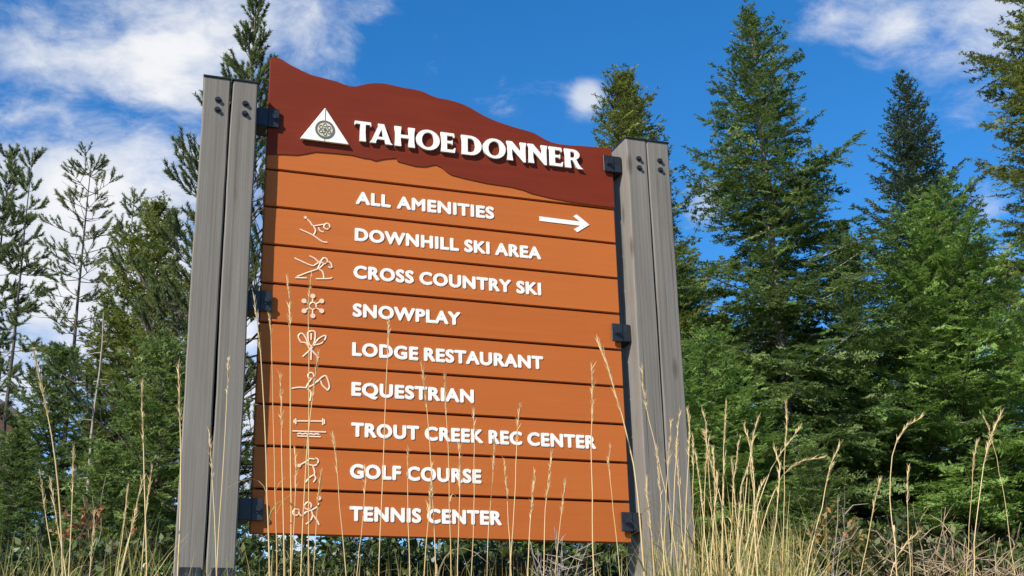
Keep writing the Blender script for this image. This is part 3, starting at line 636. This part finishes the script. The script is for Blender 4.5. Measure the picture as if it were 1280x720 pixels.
# ---------------------------------------------------------------- shrubs, twigs
def leaves(P, D, size, rng, tint, wid=.5):
    """pointed leaves: four corners and a midrib fold"""
    n = len(P); s = (size*rng.uniform(.6, 1.3, n))[:, None]
    up_ = unit(np.array([[0, 0, 1.]]) + .7*rng.normal(size=(n, 3))); w = unit(np.cross(D, up_)); nn = unit(np.cross(w, D))
    V = np.stack([P, P + D*s*.45 + w*s*wid*.5 + nn*s*.08, P + D*s, P + D*s*.45 - w*s*wid*.5 + nn*s*.08], 1).reshape(-1, 3)
    return V, np.arange(n*4).reshape(-1, 4), np.repeat(np.clip(tint + .2*rng.normal(size=n), 0, 1), 4)
def shrub(name, label, px, py, Yd, R, seed, leafmat, stems=26, nleaf=26, size=.05, tint=.5, stemmat=TWIG, group=None, cat='shrub', leafy=True, spread=.55, forks=3):
    p = at(px, py, Yd); g = gz(p[0], Yd); H = max(p[2]-g, .15)
    rng = np.random.default_rng(seed); o = empty(name, (p[0], Yd, g), label, cat, group)
    paths = []; LP, LD = [], []
    for _ in range(stems):
        a = rng.random()*6.283; r = R*math.sqrt(rng.random()); h = H*rng.uniform(.55, 1.05)*(1-.35*(r/R)**2)
        n = 7; s = np.linspace(0, 1, n); hd = np.array([math.cos(a), math.sin(a), 0])
        pts = hd*(.12*r + r*.88*s[:, None]**1.3) + np.stack([0*s, 0*s, h*s], -1) + np.cumsum(rng.normal(0, .018*H, (n, 3)), 0)
        pts[0, 2] = -.05; paths.append((pts, np.linspace(.0045, .0014, n)))
        for f in range(forks):
            q = rng.uniform(.35, .95); b = np.array([np.interp(q, s, pts[:, c]) for c in range(3)])
            d = unit(np.array([rng.normal(), rng.normal(), rng.uniform(.2, 1.3)])); l = H*rng.uniform(.12, .3)
            sub = np.array([b, b + d*l*.5 + rng.normal(0, .01, 3), b + d*l]); paths.append((sub, np.array([.0028, .002, .001])))
            m = 2*nleaf//forks; t = rng.random(m)[:, None]; LP.append(b + d*l*t); LD.append(unit(d*.6 + rng.normal(size=(m, 3))))
    V, F = tube_arrays(paths, 4); link('stems', raw_mesh('stems', V, F), stemmat, o, True)
    if leafy:
        P, D = np.concatenate(LP), np.concatenate(LD); V, F, tt = leaves(P, D, size, rng, tint); link('leaves', raw_mesh('leaves', V, F, tt), leafmat, o)
    return o
SG = 'leafy shrubs behind the foot of the sign'
for k, (px, py, Yd, R, m, w) in enumerate([(345, 672, .9, .40, LEAF, 'green shrub under the left end of the board'), (430, 675, 1.0, .42, LEAF, 'green shrub under the board, second from its left end'), (515, 676, 1.1, .42, LEAF, 'green shrub under the middle of the board, left of centre'),
        (600, 678, 1.0, .42, LEAF, 'green shrub under the middle of the board, right of centre'), (672, 680, .8, .36, RUST, 'brown leaved shrub below the right half of the board'), (752, 682, .9, .40, LEAF, 'green shrub under the right end of the board'),
        (560, 640, 3.0, .9, LEAF, 'wide tall dark shrub farther back behind the board'), (400, 640, 3.2, .8, LEAF, 'tall dark shrub farther back behind the left half of the board'), (720, 650, 3.0, .8, LEAF, 'tall dark shrub farther back behind the right half of the board')]):
    shrub('leafy_shrub', w, px, py, Yd, R, 200+k, m, group=SG, stems=34 if R < .6 else 90, size=.045 if R < .6 else .07, stemmat=BARKD)
AG = 'shrubs with orange leaves right of the sign'
shrub('autumn_shrub', 'low shrub with orange and green leaves beside the silver twigs', 1062, 632, .2, .34, 301, AUTUMN, stems=26, nleaf=26, size=.042, group=AG, stemmat=BARKD)
shrub('autumn_shrub', 'low shrub with yellowing leaves, right of the orange leaved shrub', 1150, 640, -.3, .36, 302, LEAF, stems=24, nleaf=26, size=.045, tint=.7, group=AG, stemmat=BARKD)
shrub('autumn_shrub', 'reddish low shrub in the bottom right corner of the photo', 1255, 648, -.4, .36, 303, AUTUMN, stems=22, nleaf=16, size=.04, tint=.35, group=AG, stemmat=BARKD)
shrub('leafy_shrub', 'green shrub among the dry grass just right of the right post', 935, 640, .3, .45, 304, LEAF, stems=34, size=.045, tint=.6, stemmat=BARKD)
shrub('leafy_shrub', 'dark green shrub low between the left edge of the photo and the left post', 70, 640, .3, .45, 305, LEAF, stems=30, size=.045, tint=.45, stemmat=BARKD)
shrub('leafy_shrub', 'green shrub at the foot of the left post, on its left side', 180, 650, .3, .4, 306, LEAF, stems=30, size=.045, tint=.5, stemmat=BARKD)
shrub('autumn_shrub', 'tangled green and orange shrub just left of the bent hook of grass', 1092, 632, -.8, .34, 314, LEAF, stems=34, nleaf=34, size=.045, tint=.65, group=AG, stemmat=BARKD)
shrub('autumn_shrub', 'small orange leaved shrub low between the two hooked grass stalks', 1030, 650, -.7, .28, 315, AUTUMN, stems=26, nleaf=26, size=.036, tint=.45, group=AG, stemmat=BARKD)
shrub('autumn_shrub', 'green shrub low before the bright green fir, left of the corner shrub', 1195, 652, -.7, .36, 316, LEAF, stems=34, nleaf=32, size=.045, tint=.55, group=AG, stemmat=BARKD)
shrub('dead_bush', 'bare silver twig bush leaning among the grass right of the right post', 1015, 612, -.9, .30, 311, LEAF, stems=9, forks=5, leafy=False, cat='bush')
shrub('dead_bush', 'bare pale twig bush in front of the lower right corner of the board', 690, 655, -.6, .22, 312, LEAF, stems=16, forks=6, leafy=False, cat='bush')
DRYTWIG = plain('tan_twigs', (.26, .185, .115), .85, 0, .3)
shrub('dead_bush', 'bare tan twig bush tangled right of the hooked grass stalk', 1132, 634, -1.0, .30, 317, LEAF, stems=26, forks=7, leafy=False, stemmat=DRYTWIG, cat='bush')
shrub('dead_bush', 'bare tan twig bush low near the bottom right corner of the photo', 1222, 646, -1.0, .30, 318, LEAF, stems=26, forks=7, leafy=False, stemmat=DRYTWIG, cat='bush')
shrub('rust_shrub', 'rust brown withered shrub between the young firs at the left', 120, 596, 3.2, .22, 313, RUST, stems=7, nleaf=24, size=.055, cat='shrub')
p = at(130, 392, 8.5); g = gz(p[0], 8.5); rng = np.random.default_rng(5)
snag = empty('dead_tree', (p[0], 8.5, g), 'thin bare silver grey dead tree among the left pines', 'tree')
Hs = p[2]-g; zz = np.linspace(-.2, Hs, 12); tr = np.stack([np.cumsum(rng.normal(0, .012, 12)), np.cumsum(rng.normal(0, .012, 12)), zz], -1)
V, F = tube_arrays([(tr, np.linspace(.035, .006, 12))], 6); link('trunk', raw_mesh('trunk', V, F), TWIG, snag, True)
for k in range(16):
    q = rng.uniform(.35, .97); b = np.array([np.interp(q*Hs, zz, tr[:, c]) for c in range(3)]); a = rng.random()*6.28; l = rng.uniform(.2, .6)*(1.2-q)
    pts = np.array([b, b + l*.5*np.array([math.cos(a), math.sin(a), .1]), b + l*np.array([math.cos(a+.2), math.sin(a+.2), -.05])])
    V, F = tube_arrays([(pts, np.array([.008, .006, .002]))], 4); link('limb', raw_mesh('limb', V, F), TWIG, snag, True)

# ---------------------------------------------------------------- grass
def stalk(label, pts, Yd, seed, r=.0032, head=.16, group=None, hw=.010):
    """tall dry stalk: pts run from the tip down (photo points at distance Yd), then on down to the ground"""
    rng = np.random.default_rng(seed)
    P = [at(x, y, Yd) for x, y in pts]; last = P[-1]; prev = P[-2]
    g = gz(last[0], Yd); k = (last[2]-g)
    slope = (last-prev)/max(1e-3, abs(last[2]-prev[2])); slope[2] = 0
    P.append(np.array([last[0] + .5*slope[0]*k*.6, Yd + rng.normal(0, .04), g-.03]))
    P = np.array(P)[::-1]
    d = np.concatenate([[0], np.cumsum(np.linalg.norm(np.diff(P, axis=0), axis=1))]); n = 18; u = np.linspace(0, d[-1], n)
    # smooth through the points
    Q = np.stack([np.interp(u, d, P[:, c]) for c in range(3)], -1)
    for _ in range(2): Q[1:-1] = .25*Q[:-2] + .5*Q[1:-1] + .25*Q[2:]
    Q[1:-1, 1] += np.cumsum(rng.normal(0, .004, n-2)); base = Q[0].copy(); Q -= base
    V, F = tube_arrays([(Q, np.linspace(r*.8, r*.33, n))], 4); me = raw_mesh('grass_stalk', V, F, np.clip(np.repeat(np.linspace(.35, .7, n), 4) + .1*rng.normal(), 0, 1))
    o = link('grass_stalk', me, STRAW, None, True); o.location = base; tag(o, label, 'grass stalk', group)
    for q in range(rng.integers(1, 3)):
        i0 = int(rng.integers(5, 11)); b = Q[i0]; a = rng.random()*6.283; l = rng.uniform(.16, .34); tt = np.linspace(0, 1, 7)[:, None]
        hd = np.array([math.cos(a), math.sin(a), 0]); up_ = rng.uniform(.5, 1.0)
        c = b + l*(hd*(.25*tt + .55*tt**2) + np.array([0, 0, 1.])*(up_*tt - (up_*.9)*tt**2.4)); sd_ = np.array([-math.sin(a), math.cos(a), 0])
        w = sd_*(.0026*(1-tt**2*.95)); V = np.stack([c-w, c+w], 1).reshape(-1, 3); ii = np.arange(6)*2
        link('leaf', raw_mesh('leaf', V, np.stack([ii, ii+1, ii+3, ii+2], -1), np.full(14, rng.uniform(.2, .7))), STRAW if rng.random() < .7 else GRASS, o)
    if head:
        m = int(head/.0019); L = d[-1]; t = rng.uniform(L-head, L, m); uu = np.linspace(0, L, n)
        p = np.stack([np.interp(t, uu, Q[:, c]) for c in range(3)], -1); T = unit(Q[-1]-Q[-4])
        D = unit(T*2.2 + .45*rng.normal(size=(m, 3))); w = unit(np.cross(D, rng.normal(size=(m, 3))))*.0013; l = rng.uniform(.012, .030, m)[:, None]*(hw/.010)
        V = np.stack([p-w, p+w, p + D*l + w*.3], 1).reshape(-1, 3)
        link('seed_head', raw_mesh('seed_head', V, np.arange(m*3).reshape(-1, 3), np.repeat(np.clip(.6 + .2*rng.normal(size=m), 0, 1), 3)), STRAW, o)
    return o
SGB = 'dry grass stalks in front of the board'; SGR = 'dry grass stalks right of the board'; SGL = 'dry grass stalks left of the board'
LB = 'thin straw coloured grass stalk standing in front of the orange board'; LR = 'straw coloured grass stalk rising in front of the firs right of the board'; LL = 'pale grass stalk rising in front of the trees left of the left post'
LP_ = 'dry grass stalk standing against the grey right post'
ST = [('tallest grass stalk before the board, its tip beside the snowflake pictogram', [(359, 348), (362, 420), (362, 540), (364, 720)], SGB),
 ('grass stalk crossing the shaded left edge of the board below the middle bracket', [(318, 374), (326, 430), (333, 560), (338, 720)], SGB),
 ('thick wheat coloured grass stalk whose bent head leans over the right edge of the board', [(747, 428), (768, 500), (786, 570), (800, 720)], SGB),
 ('straight lone grass stalk near the right edge of the board, left of the leaning one', [(740, 458), (740, 560), (742, 720)], SGB),
 ('grass stalk arching over to the right among the tall grass right of the right post', [(1030, 572), (1003, 568), (978, 590), (955, 650), (938, 720)], SGR),
 ('long grass stalk leaning right, with its tip high before the dark fir', [(1000, 534), (972, 560), (948, 610), (930, 720)], SGR),
 ('grass stalk bent over like a hook in front of the bright green fir', [(1152, 522), (1128, 526), (1116, 550), (1114, 620), (1120, 720)], SGR),
 ('tall pale grass stalk nearest the left edge of the photo', [(42, 440), (52, 480), (66, 540), (75, 620), (80, 720)], SGL),
 ('straight tall grass stalk between the pale leaning stalk and the left post', [(178, 480), (180, 560), (182, 640), (184, 720)], SGL),
 ('grass stalk standing along the left side of the left post', [(223, 455), (227, 540), (226, 640), (222, 720)], SGL)]
for k, (lab, pts, grp) in enumerate(ST): stalk(lab, pts, -2.2 - .12*(k % 4), 500+k, r=.0048 if 'thick' in lab else .0036, head=.22 if 'thick' in lab else .16, group=grp, hw=.014 if 'thick' in lab else .010)
B_ = [[(336, 392), (340, 520), (346, 720)], [(389, 345), (388, 520), (386, 720)], [(398, 440), (384, 560), (376, 720)], [(486, 400), (480, 540), (473, 720)], [(527, 456), (538, 540), (543, 640), (548, 720)], [(556, 470), (560, 560), (563, 720)],
      [(592, 514), (590, 600), (588, 720)], [(650, 508), (646, 600), (640, 720)], [(690, 566), (683, 630), (680, 720)], [(416, 546), (422, 620), (432, 720)], [(511, 560), (512, 640), (513, 720)], [(631, 578), (634, 640), (638, 720)],
      [(618, 552), (612, 640), (606, 720)], [(574, 560), (572, 640), (569, 720)], [(350, 470), (352, 600), (356, 720)], [(456, 585), (452, 650), (446, 720)], [(706, 600), (700, 660), (694, 720)], [(668, 590), (664, 660), (660, 720)],
      [(402, 590), (398, 650), (392, 720)], [(540, 585), (536, 650), (530, 720)], [(368, 560), (366, 640), (362, 720)], [(763, 560), (770, 640), (776, 720)]]
for k, pts in enumerate(B_): stalk(LB, pts, -1.6 - .25*(k % 5), 530+k, r=.0026 + .0004*(k % 3), head=.10 + .02*(k % 3), group=SGB)
P_ = [[(803, 458), (812, 520), (834, 620), (850, 720)], [(850, 516), (846, 600), (842, 720)], [(859, 512), (855, 600), (850, 720)], [(838, 526), (832, 620), (828, 720)], [(820, 560), (826, 640), (832, 720)], [(808, 600), (814, 660), (818, 720)], [(845, 556), (852, 640), (858, 720)]]
for k, pts in enumerate(P_): stalk(LP_, pts, -1.5 - .2*(k % 3), 560+k, r=.0036, head=.17, group='dry grass stalks against the right post', hw=.012)
R_ = [[(866, 545), (868, 630), (872, 720)], [(886, 548), (880, 630), (878, 720)], [(914, 575), (922, 650), (926, 720)], [(934, 588), (928, 650), (922, 720)], [(897, 590), (892, 650), (886, 720)], [(878, 514), (884, 580), (895, 720)], [(908, 504), (905, 580), (902, 720)], [(880, 540), (900, 620), (912, 720)], [(949, 520), (938, 580), (922, 720)], [(930, 532), (940, 600), (944, 720)], [(926, 545), (918, 610), (912, 720)], [(982, 504), (979, 600), (976, 720)], [(907, 566), (904, 640), (900, 720)],
      [(1050, 556), (1040, 600), (1030, 640), (1010, 720)], [(968, 562), (964, 640), (958, 720)], [(890, 560), (892, 640), (898, 720)], [(940, 570), (945, 640), (950, 720)], [(956, 600), (944, 650), (928, 720)], [(870, 570), (876, 640), (884, 720)], [(1252, 516), (1236, 560), (1224, 620), (1214, 720)], [(1229, 520), (1240, 560), (1256, 620), (1266, 720)],
      [(1136, 582), (1137, 640), (1138, 720)], [(1222, 552), (1218, 620), (1208, 720)], [(1150, 664), (1128, 680), (1110, 720)], [(1100, 600), (1090, 650), (1076, 720)]]
for k, pts in enumerate(R_): stalk(LR, pts, -1.2 - .3*(k % 5), 580+k, r=.0036 if k < 20 else .003, head=.13 + .02*(k % 4), group=SGR, hw=.011)
L_ = [[(50, 590), (58, 650), (70, 720)], [(92, 560), (90, 640), (86, 720)], [(63, 600), (72, 660), (84, 720)], [(178, 600), (168, 650), (150, 720)], [(160, 610), (155, 660), (146, 720)], [(190, 585), (182, 640), (176, 720)], [(118, 640), (116, 680), (112, 720)], [(262, 540), (268, 620), (272, 720)], [(285, 450), (280, 560), (270, 720)]]
for k, pts in enumerate(L_): stalk(LL if pts[0][0] < 225 else 'thin grass stalk standing in front of the left post', pts, -1.5 - .3*(k % 4), 620+k, r=.003, head=.13, group=SGL)

def blades(specs, seed, name, material, label):
    """curved tapering ribbons; specs rows: x, y, height, lean, heading, width, tint"""
    rng = np.random.default_rng(seed); S = np.asarray(specs, float); n = len(S); k = 6; t = np.linspace(0, 1, k)
    hd = np.stack([np.cos(S[:, 4]), np.sin(S[:, 4]), 0*S[:, 4]], -1); sd = np.stack([-np.sin(S[:, 4] + .5), np.cos(S[:, 4] + .5), 0*S[:, 4]], -1)
    root = np.stack([S[:, 0], S[:, 1], ground_z(S[:, 0], S[:, 1]) - .02], -1)
    c = root[:, None] + hd[:, None]*(S[:, 3]*S[:, 2])[:, None, None]*(t**2.2)[None, :, None] + np.array([0, 0, 1.])*(S[:, 2])[:, None, None]*(t*(1-.25*S[:, 3][:, None]*t))[:, :, None]
    w = sd[:, None]*S[:, 5][:, None, None]*(1-t**1.6*.95)[None, :, None]
    V = np.stack([c-w, c+w], 2).reshape(-1, 3)
    i = np.arange(n)[:, None]*(2*k) + np.arange(k-1)[None]*2
    F = np.stack([i, i+1, i+3, i+2], -1).reshape(-1, 4)
    tint = np.repeat((np.clip(S[:, 6][:, None] + .3*t[None] - .1 + 0*c[:, :, 0], 0, 1)).reshape(-1), 2)
    return tag(link(name, raw_mesh(name, V, F, tint), material), label, 'grass', None, 'stuff')
rng = np.random.default_rng(77); sp = []
def clump(px, tip, Yd, n, R, hv=.25, lean=.35, w=.0028, tint=.6):
    q = at(px, tip, Yd); h = q[2]-gz(q[0], Yd)
    for _ in range(n):
        x = q[0] + rng.normal(0, R); y = Yd + rng.normal(0, R*1.5)
        sp.append((x, y, h*(1-hv*abs(rng.normal())), lean*abs(rng.normal()), rng.random()*6.283, w*rng.uniform(.6, 1.4), tint + .2*rng.normal()))
for k in range(34): clump(rng.uniform(862, 1000), rng.uniform(570, 660), rng.uniform(-1.6, -.3), 16, .05, w=.0032, tint=.6)
for k in range(30): clump(rng.uniform(1000, 1290), rng.uniform(640, 700), rng.uniform(-1.4, .2), 12, .07, tint=.5)
for k in range(12): clump(rng.uniform(800, 868), rng.uniform(590, 670), rng.uniform(-1.4, -.4), 12, .035, tint=.65)
for k in range(40): clump(rng.uniform(310, 795), rng.uniform(655, 705), rng.uniform(-1.8, -.4), 13, .05, tint=.6)
for k in range(34): clump(rng.uniform(-10, 215), rng.uniform(610, 700), rng.uniform(-1.6, -.3), 11, .06, tint=.5)
for k in range(14): clump(rng.uniform(215, 310), rng.uniform(670, 715), rng.uniform(-1.2, -.4), 9, .05, tint=.5)
blades(sp, 1, 'tall_grass', GRASS, 'dry yellow green grass growing thick round the foot of the sign')
n = 22000; X = rng.uniform(-5, 7, n); Yy = rng.uniform(-5.0, 6, n)
blades(np.stack([X, Yy, rng.uniform(.08, .32, n), rng.uniform(.1, .8, n), rng.uniform(0, 6.283, n), rng.uniform(.0015, .0035, n), rng.uniform(.0, .8, n)], -1), 2, 'short_grass', GRASS, 'short green and straw coloured grass covering the bank below the sign')
# curled dry leaves in the bottom left corner
sp2 = []
for k in range(16):
    q = at(rng.uniform(-6, 34), rng.uniform(672, 712), -1.8); sp2.append((q[0], -1.8 + rng.normal(0, .06), (q[2]-gz(q[0], -1.8))*rng.uniform(.8, 1.02), rng.uniform(.4, .9), rng.uniform(-.8, .8), .010, .85))
o = blades(sp2, 3, 'dry_plant', STRAW, 'withered plant with broad curled straw leaves in the bottom left corner'); del o['kind']; o['category'] = 'plant'
